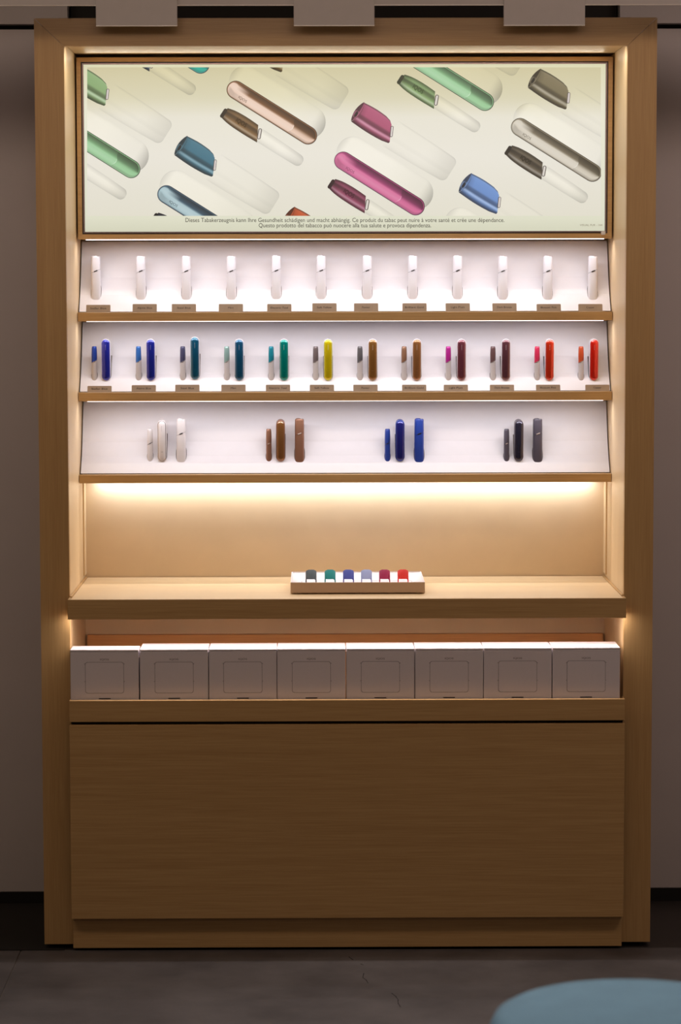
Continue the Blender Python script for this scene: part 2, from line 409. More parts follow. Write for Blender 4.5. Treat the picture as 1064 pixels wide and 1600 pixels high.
def ghost(cv):   # print ground shaded a little, for the pale bodies
    def f(px, py, k): return tuple(min(255, v*k) for v in bg(px, py))
    return f
def lbg(org, ang, us_v):   # helper giving ground colour at local coordinates
    c, s = math.cos(math.radians(ang)), math.sin(math.radians(ang))
    u, v = us_v; return bg(org[0]+u*c+v*s, org[1]+u*s-v*c)
def ghost_sheet(org, u0, u1, h, prof, endk=.9, ang=33.0, r=6, taper=0):
    us = [u0+(u1-u0-r)*k/10 for k in range(11)] + [u1-r+r*math.sin(math.pi/2*k/5) for k in range(1, 6)]
    def hw(u):
        d = u-(u1-r); base = h-taper*((u-u0)/(u1-u0))**2
        return base-(r*(1-math.sqrt(max(0, 1-(d/r)**2))) if d > 0 else 0)
    def col(un, vn):
        u = u0+(u1-u0)*un; c = lbg(org, ang, (u, h*(1-2*vn)))
        k = prof(vn); k = k*(1-(1-endk)*max(0, (un-.55)/.45)**1.5)
        k = 1+(k-1)*min(1, un/.10+.25)
        return tuple(min(255, v*k) for v in c)
    sheet(us, hw, lambda u: -hw(u), col, 14, CLIP, org, ang)
gp_wide = ramp([(0, .955), (.04, .97), (.08, 1.0), (.55, 1.0), (.62, .975), (.72, 1.01), (.9, .985), (1, .945)])
gp_slim = ramp([(0, .93), (.12, .97), (.35, 1.035), (.6, 1.03), (.85, .965), (1, .92)])
gpw = lambda t: gp_wide(t) if not isinstance(gp_wide(t), tuple) else gp_wide(t)[0]
def sramp(stops):
    def f(t):
        for (a, ca), (b, cb) in zip(stops, stops[1:]):
            if t <= b: return ca+(cb-ca)*((t-a)/(b-a) if b > a else 0)
        return stops[-1][1]
    return f
gp_wide = sramp([(0, .94), (.03, .985), (.07, 1.01), (.55, 1.015), (.60, .985), (.70, 1.015), (.9, 1.0), (1, .94)])
gp_slim = sramp([(0, .93), (.12, .975), (.35, 1.045), (.6, 1.035), (.85, .975), (1, .91)])
# --- wide cap with its pale blade
def wide_cap(o, c):
    ang = 32.0
    # pale body
    ca, sa = math.cos(math.radians(ang)), math.sin(math.radians(ang))
    mid = (o[0]+.5*(336-331.8)+(331.8-292.4), o[1]+(262-212.9))   # centre of right side
    ghost_sheet((o[0]+41.5, o[1]+48), 0, 112, 23.2, gp_wide, endk=.91, r=9, ang=ang, taper=3)
    if c is None: return
    ca, sa = math.cos(math.radians(31.9)), math.sin(math.radians(31.9))
    def P(u, v): return (o[0]+u*ca+v*sa, o[1]+u*sa-v*ca)
    prof = ramp([(0, dk(c, .5)), (.03, dk(c, .62)), (.055, ltn(c, .16)), (.09, ltn(c, .03)), (.48, dk(c, .97)), (.55, dk(c, .70)), (.66, dk(c, .62)), (.73, ltn(c, .30)), (.78, ltn(c, .34)), (.84, dk(c, .85)), (.93, dk(c, .5)), (1, dk(c, .38))])
    Mx, N = 12, 26; H = 35.4
    LAYER[0] += 1
    def pt(a, b):
        uL = -1.8*b+5.2*math.sin(math.pi*b)**.8
        e = abs(2*b-1)**7
        uR = 51.7+17.4*b-(3.4 if b > .5 else 2.6)*e
        u = uL+(uR-uL)*a; bul = 1.6*math.sin(math.pi*min(1, a*1.05+.02))
        v = bul*(1-2*b)-H*b
        if a > .85 and abs(2*b-1) > .7: v += -(1-2*b)*(a-.85)/.15*1.8
        return P(u, v)
    for i in range(Mx):
        for j in range(N):
            add_poly([(pt(a/Mx, b/N), dk(prof(b/N), .88+.12*min(1, a/Mx*6))) for a, b in ((i, j), (i+1, j), (i+1, j+1), (i, j+1))])
    # open mouth: a dark lens between the end rim and the body
    LAYER[0] += 1
    def lens(v0, v1, uo, ui, cf, n=14, m=5):
        def q(t, w_):
            v = v0+(v1-v0)*t; base = -1.8*(-v/34.2); sn = math.sin(math.pi*t)**.75
            return P(base-uo*sn+(uo+ui)*sn*w_, v)
        for i in range(n):
            for j in range(m):
                add_poly([(q(a/n, b/m), cf(a/n, b/m)) for a, b in ((i, j), (i+1, j), (i+1, j+1), (i, j+1))])
    lens(1.0, -35.0, 4.6, 5.4, lambda t, w_: mixc(dk(c, .42), ltn(c, .04), max(0, 1-abs(w_-.82)*5)) if t < .9 else dk(c, .4))
    LAYER[0] += 1
    capsule(P(-1.2, -24.5), 5.5, 3.4, lambda u, v: mixc(dk(c, .34), ltn(c, .22), abs(v-.5)*1.6), ang=-58, n=5, nv=5)
    capsule(P(-.6, -24.0), 4.5, 1.9, lambda u, v: dk(c, .22), ang=-58, n=4, nv=2)
    # silver button at the seam
    bx, by = o[0]+44.6, o[1]+38.6
    capsule((bx-.6, by), 13.0, 2.3, lambda u, v: (56, 50, 46), ang=96, n=4, nv=2)
    capsule((bx-.6, by), 13.0, 1.5, lambda u, v: mixc((236, 226, 222), (190, 180, 176), v), ang=96, n=4, nv=3)
# --- large oval holder with inlaid door
def big_oval(o, door, light, outline=(40, 30, 34)):
    # o = centre of the left end of the inlay (pink one at 536,251.6)
    ang = 32.0; sx, sy = o[0]+15.6, o[1]-11.5
    def sc(un, vn):
        L, r = 116, 26.5; u = -r+un*(L+2*r); base = lbg((sx, sy), ang, (u, r*(1-2*vn)))
        k = 1.045-.05*max(0, (un-.5)*2)-.24*max(0, (un-.87)/.13)**1.4
        if vn < .08: k -= .05*(1-vn/.08)*max(0, 1-un/.55)+.03*(1-vn/.08)
        k -= .12*max(0, (.07-un)/.07)
        if vn > .92 and un > .8: k *= .93
        return tuple(min(255, v*k) for v in base)
    capsule((sx, sy), 116, 26.5, sc, ang=ang, n=9, nv=16)
    if door is None: return
    L = 133.5
    capsule(o, L, 14.3, lambda u, v: outline, ang=32.2, n=7, nv=2)
    capsule((o[0]-.4, o[1]-.2), L+.3, 13.3, lambda u, v: mixc(dk(door, 1.05), ltn(door, .25), v*.6), ang=32.2, n=7, nv=8)
    pf = ramp([(0, dk(door, .55)), (.22, dk(door, .78)), (.40, dk(door, 1.0)), (.47, light), (.75, ltn(light, .14)), (.92, light), (1, dk(light, .86))])
    def dc(un, vn):
        cc = pf(min(1, vn+.45*max(0, (.22-un)/.22)))
        if un < .03: cc = mixc(cc, light, (.03-un)/.03)
        return cc
    capsule((o[0]-.2, o[1]-.1), L, 12.2, dc, ang=32.2, n=8, nv=14)
    # finger step: the last quarter is a separate, slightly darker piece with a curved seam
    a0, r = 103, 12.2
    arc = lambda vn, un: 4.5*math.sin(math.pi*min(1, max(0, (vn-.2)/.8)))*(1-un)**3
    us = [a0+7*k/4 for k in range(5)] + [L+r*math.sin(math.pi/2*k/7) for k in range(8)]
    def hw(u): return r if u <= L else math.sqrt(max(0, r*r-(u-L)**2))
    pf2 = ramp([(0, dk(door, .50)), (.22, dk(door, .62)), (.42, dk(door, .80)), (.56, mixc(door, light, .55)), (.66, mixc(door, light, .88)), (.85, light), (1, dk(light, .8))])
    sheet(us, lambda u: hw(u)*.985, lambda u: -hw(u)*.985, lambda un, vn: pf2(vn), 12, CLIP, (o[0]-.2, o[1]-.1), 32.2, skew=arc)
    sheet([a0-.5, a0+.5], lambda u: r*.15, lambda u: -r*.96, lambda un, vn: mixc(light, ltn(light, .45), math.sin(math.pi*vn)), 6, CLIP, (o[0]-.2, o[1]-.1), 32.2,
          skew=lambda vn, un: 4.5*math.sin(math.pi*min(1, (.42+.58*vn-.2)/.8)))
# --- slim holder: cap + pale stick
def slim(o, c):
    # o = upper corner of the mouth (brown one at 355,166)
    ang = 32.5; oo = (o[0]-3.2, o[1]+7.6)   # axis origin near the mouth centre
    ghost_sheet((oo[0]+50, oo[1]+35.2), 0, 84, 10.9, gp_slim, endk=.88, r=8, ang=33.0, taper=1.8)
    if c is None: return
    us = [0, 5, 11, 18, 26, 36, 46, 56, 62]
    hwm = {0: 8.6, 5: 10.0, 11: 11.3, 18: 12.1, 26: 12.6, 36: 12.8, 46: 12.7, 56: 12.3, 62: 12.0}
    def hw(u): return hwm[u]
    pf = ramp([(0, dk(c, .55)), (.10, dk(c, .75)), (.24, ltn(c, .06)), (.36, dk(c, .62)), (.5, dk(c, .72)), (.66, dk(c, 1.05)), (.78, ltn(c, .42)), (.88, dk(c, .8)), (1, dk(c, .42))])
    off = (oo[0]-1.5, oo[1]+2.2)
    sheet(us, hw, lambda u: -hw(u), lambda un, vn: dk(pf(vn), .72+.28*min(1, un*4)), 16, CLIP, off, ang,
          skew=lambda vn, un: (vn-.5)*(13*un) if un > .5 else (vn-.5)*(-2+un*4))
    capsule((off[0]-3.6, off[1]+5.6), 10.5, 2.9, lambda u, v: dk(c, .30), ang=-57, n=4, nv=2)
    bx, by = off[0]+60*math.cos(math.radians(ang))+.4, off[1]+60*math.sin(math.radians(ang))-5.5
    capsule((bx+5.2, by+1), 11.5, 2.9, lambda u, v: (58, 48, 44), ang=100, n=4, nv=2)
    capsule((bx+5.2, by+1), 11.5, 2.0, lambda u, v: mixc((238, 232, 224), (150, 140, 132), abs(v-.5)*1.6), ang=100, n=4, nv=4)
TE, PK, GY, BL, GR, OR, OL = (62, 116, 136), (178, 84, 118), (126, 116, 88), (110, 148, 208), (142, 176, 122), (196, 84, 42), (120, 96, 46)
WB = (292.4, 212.9)
for i in range(-2, 4):
    for j in range(-3, 3):
        wide_cap(lat(WB, i, j), {(0, 0): TE, (1, 0): PK, (2, 0): GY, (1, 1): BL, (0, -1): GR, (0, 1): OR, (1, -1): OL}.get((i, j)))
OB = (536.3, 251.2)
dd = {(0, 0): ((158, 62, 112), (216, 112, 156), (60, 16, 40)), (0, -1): ((124, 84, 52), (236, 206, 186), (60, 34, 26)),
      (1, -1): ((124, 170, 124), (158, 206, 158), (40, 56, 40)), (1, 0): ((128, 118, 98), (216, 208, 192), (60, 52, 44)),
      (-1, -1): ((124, 170, 124), (158, 206, 158), (40, 56, 40)), (-1, 0): ((60, 88, 106), (172, 198, 204), (24, 34, 48)),
      (0, -2): ((30, 130, 120), (40, 176, 156), (20, 40, 60))}
for i in range(-2, 3):
    for j in range(-3, 3):
        d = dd.get((i, j), (None, None, None)); big_oval(lat(OB, i, j), d[0], d[1], d[2])
SB = (355.0, 166.0)
sc_ = {(0, 0): (124, 92, 54), (0, 1): (142, 64, 92), (1, 0): (130, 160, 104), (1, 1): (96, 86, 70), (-1, 1): (44, 50, 76), (0, -1): (40, 66, 90)}
for i in range(-2, 3):
    for j in range(-3, 3):
        slim(lat(SB, i, j), sc_.get((i, j)))
me = bpy.data.meshes.new('poster'); L0 = lb.location
me.from_pydata([(x-L0.x, y-L0.y, z-L0.z) for x, y, z in PV], [], PF)
ca = me.color_attributes.new('print', 'FLOAT_COLOR', 'POINT')
for k, c in enumerate(PC): ca.data[k].color = lin(c)
me.materials.append(pm)
po = bpy.data.objects.new('poster', me); COL.objects.link(po); po.parent = lb
po['label'] = 'backlit print of angled colourful device caps and pale oval holders on cream'
LAYER[0] += 6
TY = PYY-.0085
ink_lit = mat('poster_ink', (60, 56, 50), .8)
def lettering(parent, s, px0, px1, base, h_px, m, Y=TY, skewrot=0):
    a, b = at(px0, base, Y), at(px1, base, Y); wd = (b-a).length
    z = (a.z+b.z)/2; bm = text_mesh(s, wd, h_px/F*(Y-CAM.y))
    Lp = parent.location
    rot = Matrix.Rotation(-(b.z-a.z)/wd, 3, 'Y')
    for v in bm.verts: v.co = rot @ v.co + Vector(((a.x+b.x)/2, Y, z)) - Lp
    return finish('lettering', bm, m, parent, smooth=False)
lettering(lb, 'Dieses Tabakerzeugnis kann Ihre Gesundheit schädigen und macht abhängig. Ce produit du tabac peut nuire à votre santé et crée une dépendance.', 289.8, 788, 346.9, 6.7, ink_lit)
lettering(lb, 'Questo prodotto del tabacco può nuocere alla tua salute e provoca dipendenza.', 404.3, 673.6, 355.2, 6.7, ink_lit)
lettering(lb, 'VISUAL FUR - 164', 906, 941, 353.2, 3.2, mat('faint_poster_ink', (150, 146, 128), .8, emit=((120, 116, 98), .5)))
# maker's lettering printed on the pictured devices
def slant_text(s, cpx, cpy, wpx, hpx, ang, m):
    Y = TY; c = at(cpx, cpy, Y); k = (Y-CAM.y)/F
    if not (CLIP[0]+wpx/2 < cpx < CLIP[1]-wpx/2 and CLIP[2]+6 < cpy < CLIP[3]-6): return
    bm = text_mesh(s, wpx*k, hpx*k); rot = Matrix.Rotation(math.radians(ang), 3, 'Y')
    for v in bm.verts: v.co = rot @ (v.co-Vector((0, 0, hpx*k/2))) + c - lb.location
    finish('lettering', bm, m, lb, smooth=False)
for (i, j), c in sc_.items():
    p = lat(SB, i, j); slant_text('IQOS', p[0]+22.5, p[1]+25.5, 18, 7.0, 33, mat('slim_ink_%d_%d' % (i+2, j+3), dk(c, .35), .7, emit=(dk(c, .4), .6)))
for (i, j), c in dd.items():
    p = lat(OB, i, j); slant_text('IQOS', p[0]+11, p[1]+15.0-.5, 14.5, 4.2, 33, mat('oval_ink_%d_%d' % (i+2, j+3), dk(c[0], .6), .7, emit=(dk(c[0], .8), .6)))

# ------------------------------------------------------------------ display shelves
SX = .6760
ROWS = []     # per shelf: function giving panel depth at height
shelf_def = [  # panel bottom z, panel top z, breaks, lip top, lip bottom, label
    (1.5690, 1.7475, (1.6115, 1.6555), 1.5672, 1.5452, 'white sloping display shelf with maple lip, the top one, right under the poster', 'top'),
    (1.3662, 1.5410, (1.4085, 1.4523), 1.3648, 1.3425, 'white sloping display shelf with maple lip, the middle one of three', 'middle'),
    (1.1570, 1.3390, (1.1990, 1.2340), 1.1553, 1.1338, 'white sloping display shelf with maple lip, the lowest one, lighting the niche below', 'lowest')]
SH = []
for zi, (z0, z1, (za, zb), lt, lbm, lab, w_) in enumerate(shelf_def):
    sh = empty('display_shelf', (0, .35, lbm), lab, 'shelf', 'sloping display shelves')
    ya, yb, yc, yd = .315, .315+(za-z0)*math.tan(math.radians(40)), 0, .416
    yc = yb+(zb-za)*math.tan(math.radians(32))
    prof = [(ya, z0), (yb, za), (yc, zb), (yd, z1)]
    def build(bm, prof=prof):
        t = .004
        pts = [(y, z) for y, z in prof]+[(y+t, z-t*.2) for y, z in prof[::-1]]
        prism(bm, pts, 0, -SX, SX)
    wpart('sloping_panel', sh, white_board, build)['label'] = 'white folded panel'
    part('lip', sh, wood_h, (-.6775, .6775, .2872, .303, lbm, lt))
    part('ledge', sh, wood_h, (-.675, .675, .3032, .330, lt-.006, lt-.001))
    if w_ != 'lowest':
        part('underside', sh, white_board, (-.675, .675, .3122, .44, lbm+.0045, lbm+.0090))
        part('light_strip', sh, led, (-.655, .655, .2872, .2960, lbm-.0013, lbm-.0002), bev=0)
    else:
        part('underside', sh, white_board, (-.675, .675, .3032, .44, lbm+.002, lbm+.008))
        part('light_strip', sh, led, (-.655, .655, .418, .430, lbm-.0005, lbm+.0018), bev=0)
    SH.append((sh, prof))
area('shelf_strip_light', (0, .2835, 1.7485), (0, .2835, 1.0), 1.31, .006, 1.45, COOL)
area('shelf_strip_light', (0, .2835, 1.5425), (0, .2835, 1.0), 1.31, .006, 1.35, COOL)
area('shelf_strip_light', (0, .2835, 1.3398), (0, .2835, 1.0), 1.31, .006, 1.25, COOL)
area('soffit_fill_light', (0, .2745, 2.2035), (0, .0, 2.25), 1.30, .004, .2, (1, .90, .74))  # added lamp on the lightbox edge to brighten the soffit
area('niche_strip_light', (0, .424, 1.1330), (0, .426, 1.0), 1.29, .010, 1.8, (.82, .90, 1))
def ysurf(prof, z):
    for (y0, z0), (y1, z1) in zip(prof, prof[1:]):
        if z <= z1 or (y1, z1) == prof[-1]: return y0+(y1-y0)*(z-z0)/(z1-z0)
def zsurf(prof, y):
    for (y0, z0), (y1, z1) in zip(prof, prof[1:]):
        if y <= y1 or (y1, z1) == prof[-1]: return z0+(z1-z0)*(y-y0)/(y1-y0)
def socket(sh, prof, ring):
    """thin dark rim lying on the sloping panel round a device; ring in world (x, y)"""
    bm = new_bm(); L = sh.location
    cx = sum(p[0] for p in ring)/len(ring); cy = sum(p[1] for p in ring)/len(ring)
    vs = []
    for x, y in ring:
        z = zsurf(prof, y); vs.append(bm.verts.new((x-L.x, y-.0009-L.y, z+.0004-L.z)))
    for x, y in ring:
        z = zsurf(prof, y); vs.append(bm.verts.new((x-L.x, y+.001-L.y, z-.0012-L.z)))
    n = len(ring); c = bm.verts.new((cx-L.x, cy-.0009-L.y, zsurf(prof, cy)+.0004-L.z))
    for i in range(n):
        bm.faces.new((vs[i], vs[(i+1) % n], c)); bm.faces.new((vs[i], vs[i+n], vs[(i+1) % n+n], vs[(i+1) % n]))
    bmesh.ops.recalc_face_normals(bm, faces=bm.faces)
    return finish('socket', bm, slot_mat, sh, smooth=False)

def charger_socket(sh, prof, x, y):
    z0 = zsurf(prof, y); R_ = .0113; right = []
    for i in range(19):
        yy = .0395*(i/18)**1.3; z = zsurf(prof, y+yy)-z0+.0012; h = R_+.0011 if z > R_ else math.sqrt(max(0, R_*R_-(R_-z)**2))+.0011
        right.append((x+h, y+yy))
    socket(sh, prof, [(2*x-a, b+.0022) for a, b in right[::-1]]+[(a, b+.0022) for a, b in right])
# ------------------------------------------------------------------ devices (built upright, origin at the front foot on the panel)
def paint(name, rgb, rough=.28, metal=.35, coat=.6): return mat(name, rgb, rough, metal, .5, coat)
def make_stick(kind, body, button, H=.110, w=.0122, d=.0135, lid=None, name='stick_device'):
    """one-piece device: rounded square bar, diagonal seam with a button, small lid on top; front face at y=0"""
    r = bpy.data.objects.new(name, None); r.empty_display_size = .02; COL.objects.link(r)
    sl = .42; zs = .072; e = 3.4; cy = d
    def rg(k, z, kd=1): return sring(w*k, d*kd, e, z, 0, cy)
    seam = lambda x: zs+sl*x
    bm = new_bm()
    loft(bm, [rg(1.03, -.014), rg(1.03, .010), rg(1.0, .030), rg(.99, .05), rg(.985, seam), rg(.95, lambda x: zs+sl*x+.0002, .97)])
    finish('body', bm, body, r)
    bm = new_bm()
    loft(bm, [rg(.95, lambda x: zs+sl*x+.0008, .97), rg(.985, lambda x: zs+sl*x+.001), rg(.98, .092), rg(.955, H-.004, .97), rg(.93, H-.001, .95), rg(.86, H, .9)])
    finish('cap', bm, body, r)
    bm = new_bm(); loft(bm, [rg(.93, lambda x: zs+sl*x, .95), rg(.93, lambda x: zs+sl*x+.0012, .95)])
    finish('seam', bm, dark_plastic, r)
    bm = new_bm(); box(bm, -.0048, .0052, -.0011, .003, -.0014, .0014, .0009, 2)
    rot = Matrix.Rotation(-math.atan(sl)*.95, 3, 'Y')
    for v in bm.verts: v.co = rot @ v.co + Vector((.0002, 0, zs+.0006))
    b = finish('button', bm, button, r)
    bm = new_bm(); loft(bm, [sring(.0066, .006, 2.4, H-.0005, -.0028, cy-.002), sring(.0064, .0058, 2.4, H+.0012, -.0028, cy-.002), sring(.0045, .004, 2.2, H+.0022, -.0028, cy-.002)])
    finish('mouth_lid', bm, lid or body, r)
    return r
def make_holder(body, capm, ringm, H=.086, seam_z=.046, sl=.55, sock=True):
    r = bpy.data.objects.new('holder_device', None); r.empty_display_size = .02; COL.objects.link(r)
    w, d = .0071, .0078; cy = d
    def rg(k, z): return sring(w*k, d*k, 2.2, z, 0, cy)
    bm = new_bm(); loft(bm, [rg(1.06, -.012), rg(1.06, .010), rg(1.0, .022), rg(1.0, lambda x: seam_z+sl*x), rg(.94, lambda x: seam_z+.0002+sl*x)])
    finish('body', bm, body, r)
    bm = new_bm(); loft(bm, [rg(1.015, lambda x: seam_z+.0004+sl*x), rg(1.02, lambda x: seam_z+.0014+sl*x)])
    finish('seam_ring', bm, ringm, r)
    bm = new_bm(); loft(bm, [rg(.98, lambda x: seam_z+.0018+sl*x), rg(1.0, lambda x: seam_z+.002+sl*x), rg(1.0, .066), rg(.93, H-.006), rg(.82, H-.0006), rg(.74, H)])
    cp = finish('cap', bm, capm, r)
    bm = new_bm(); loft(bm, [sring(.0036, .0036, 2, H-.001, 0, cy, 16), sring(.0036, .0036, 2, H+.0003, 0, cy, 16)])
    finish('mouth_hole', bm, dark_plastic, cp)
    bm = new_bm(); box(bm, -.0032, .0032, -.0008, .002, -.0010, .0010, .0006, 2)
    rot = Matrix.Rotation(-math.atan(sl), 3, 'Y')
    for v in bm.verts: v.co = rot @ v.co + Vector((0, 0, seam_z+.0008))
    finish('button', bm, ringm, r)
    return r
def cap_ring(rr, L, y, n=12, c0=0.0):
    """capsule outline in XZ, radius rr, straight length L, lower centre at z=c0"""
    out = []
    for k in range(n+1):
        t = math.pi*k/n; out.append((rr*math.cos(t), y, c0+L+rr*math.sin(t)))
    for k in range(n+1):
        t = math.pi+math.pi*k/n; out.append((rr*math.cos(t), y, c0+rr*math.sin(t)))
    return out
def make_charger(shell, door, rimm, dots, step=True):
    """oval pocket case seen on its narrow edge: shell behind, glossy inlaid door in front"""
    r = bpy.data.objects.new('oval_case', None); r.empty_display_size = .02; COL.objects.link(r)
    R_, H = .0113, .106; L = H-2*R_; c0 = R_
    bm = new_bm()
    loft(bm, [cap_ring(R_-.0012, L, .0022, c0=c0), cap_ring(R_, L, .0036, c0=c0), cap_ring(R_, L, .030, c0=c0), cap_ring(R_-.002, L, .038, c0=c0), cap_ring(R_-.005, L, .0415, c0=c0)])
    finish('shell', bm, shell, r)
    bm = new_bm()
    loft(bm, [cap_ring(R_-.0010, L, .0026, c0=c0), cap_ring(R_-.0008, L, .0010, c0=c0), cap_ring(R_-.0022, L, .0004, c0=c0)], cap1=False)
    finish('trim_ring', bm, rimm, r)
    bm = new_bm()
    loft(bm, [cap_ring(R_-.0024, L, .0022, c0=c0), cap_ring(R_-.0026, L, .0002, c0=c0), cap_ring(R_-.0036, L, -.0006, c0=c0), cap_ring(R_-.0056, L, -.0018, c0=c0), cap_ring(R_-.0085, L, -.0024, c0=c0)])
    dr = finish('door', bm, door, r)
    if step:
        bm = new_bm()
        for k in range(8):
            t0, t1 = -1+k/4, -1+(k+1)/4
            f_ = lambda t: (t*.0062, .0265-.0016*(1-t*t))
            (xa, za), (xb, zb) = f_(t0), f_(t1)
            ys = lambda t: -.0026+.0022*abs(t)**2
            q = [(xa, ys(t0)-.0002, za), (xb, ys(t1)-.0002, zb), (xb, ys(t1)-.0002, zb+.0007), (xa, ys(t0)-.0002, za+.0007)]
            A = [bm.verts.new(p) for p in q]; B = [bm.verts.new((p[0], p[1]+.001, p[2])) for p in q]
            bm.faces.new(A)
            for i in range(4): bm.faces.new((A[i], B[i], B[(i+1) % 4], A[(i+1) % 4]))
        finish('door_seam', bm, rimm if dots is None else dots, dr)
    if dots is not None:
        for k in range(4):
            bm = new_bm(); z = .0795+k*.0036
            box(bm, -.0005, .0005, -.0030, -.0022, z, z+.0011, .0002, 1)
            finish('indicator_light', bm, dots, dr, smooth=False)
    return r
def below(root):
    out = []
    for ch in COL.objects:
        if ch.parent == root: out.append(ch); out += below(ch)
    return out
def swap_mats(root, table):
    for ch in below(root):
        k = ch.name.split('.')[0]
        if k in table:
            ch.data = ch.data.copy(); ch.data.materials[0] = table[k]
dot_mat = mat('pale_indicator', (200, 196, 190), .4)
black_button = mat('black_button', (24, 22, 24), .35)
def ordw(k, n=12):
    return ('leftmost', 'second from left', 'third from left', 'fourth from left', 'fifth from left', 'sixth from left', 'seventh from left', 'eighth from left', 'ninth from left', 'tenth from left', 'eleventh from left', 'rightmost')[k]
# row 1 ---------------------------------------------------------------
sh1, p1 = SH[0]; sh2, p2 = SH[1]; sh3, p3 = SH[2]
r1x = [149.7, 220, 291, 361.5, 431.8, 501.8, 573.8, 644.8, 715, 785.6, 856, 926.5]
stick0 = make_stick('w', white_plastic, black_button)
def place_in(o, prof, shelf, px, pyb, rx, ry, e=3.0, tilt=0, sc=1.0):
    P = at(px, pyb, .318); y = ysurf(prof, P.z)
    P = at(px, pyb, y); y = ysurf(prof, P.z)
    o.location = (P.x, y-.0004, P.z); o.rotation_euler = (tilt, 0, 0)
    if rx:
        socket(shelf, prof, [(x+P.x, yy+y+.0022) for x, yy, z in sring(rx, ry, e, 0, 0, ry-.001, 24)])
    return P.x, y, P.z
for k, px in enumerate(r1x):
    o = stick0 if k == 0 else copy_tree(stick0)
    tag(o, 'white stick-shaped device standing on the top shelf, %s of twelve' % ordw(k), 'device', 'white stick devices on the top shelf')
    place_in(o, p1, sh1, px, 468.3-(.8 if 3 < k < 9 else 0), .0134, .0140)
# row 2 ---------------------------------------------------------------
hx = [147.4, 216.5, 285.6, 354.5, 423.8, 493.3, 562.5, 631.5, 700.6, 770.3, 839.4, 908.0]
cx_ = [166, 236, 304.8, 374, 443.9, 512.7, 582.3, 651.2, 720.9, 790, 858.2, 927.6]
capc = [((22, 66, 168), 'royal blue'), ((48, 108, 186), 'sky blue'), ((70, 70, 100), 'slate blue'), ((136, 166, 160), 'pale mint'), ((12, 128, 146), 'bright teal'), ((112, 98, 98), 'taupe grey'),
        ((96, 92, 94), 'pewter grey'), ((142, 102, 76), 'bronze'), ((178, 30, 138), 'magenta'), ((104, 74, 74), 'dark mauve brown'), ((214, 44, 86), 'raspberry pink'), ((196, 78, 36), 'copper orange')]
doorc = [((38, 44, 150), 'royal blue'), ((30, 40, 140), 'deep navy'), ((20, 78, 104), 'petrol blue in bright rim'), ((22, 74, 106), 'dark steel blue'), ((0, 120, 110), 'emerald teal'), ((196, 176, 20), 'mustard yellow'),
         ((128, 88, 42), 'olive bronze'), ((136, 90, 52), 'golden bronze'), ((104, 52, 62), 'plum'), ((92, 54, 62), 'dark plum brown'), ((190, 48, 24), 'brick red'), ((196, 34, 20), 'scarlet red')]
holder0 = make_holder(grey_plastic, white_plastic, silver)
charger0 = make_charger(white_plastic, white_plastic, silver, dot_mat)
rim_white = mat('polished_rim', (215, 215, 225), .15, metal=.8)
for k in range(12):
    o = holder0 if k == 0 else copy_tree(holder0)
    cc, cn = capc[k]
    swap_mats(o, {'cap': paint('cap_paint_%d' % k, cc, .38, .25, .2), 'body': grey_plastic})
    for ch in COL.objects:
        if ch.parent == o and ch.name.startswith('cap'): ch['label'] = cn+' cap'
    tag(o, 'slim pale grey holder with %s cap on the middle shelf, %s' % (cn, ordw(k)), 'device', 'slim holders on the middle shelf')
    place_in(o, p2, sh2, hx[k], 594, .0082, .0086, 2.3)
    o = charger0 if k == 0 else copy_tree(charger0)
    dc_, dn = doorc[k]
    rim = paint('rim_paint_%d' % k, tuple(min(255, v*1.25+45) for v in dc_), .22, .6, .5)
    swap_mats(o, {'door': paint('door_paint_%d' % k, tuple(min(255, v*1.1) for v in dc_), .16, .4, .8), 'trim_ring': rim, 'door_seam': rim, 'indicator_light': dot_mat})
    for ch in COL.objects:
        if ch.parent == o and ch.name.split('.')[0] == 'door': ch['label'] = 'glossy %s door' % dn
    tag(o, 'oval white case, glossy %s front, middle shelf, %s' % (dn, ordw(k)), 'device', 'oval cases on the middle shelf')
    x, y, z = place_in(o, p2, sh2, cx_[k], 594.6-(1.5 if k == 2 else 0), 0, 0, tilt=math.radians(5.0))
    o.location.y = y-.0030; o.scale = (1, 1, 1.0 if k != 2 else 1.03)
    charger_socket(sh2, p2, x, y)
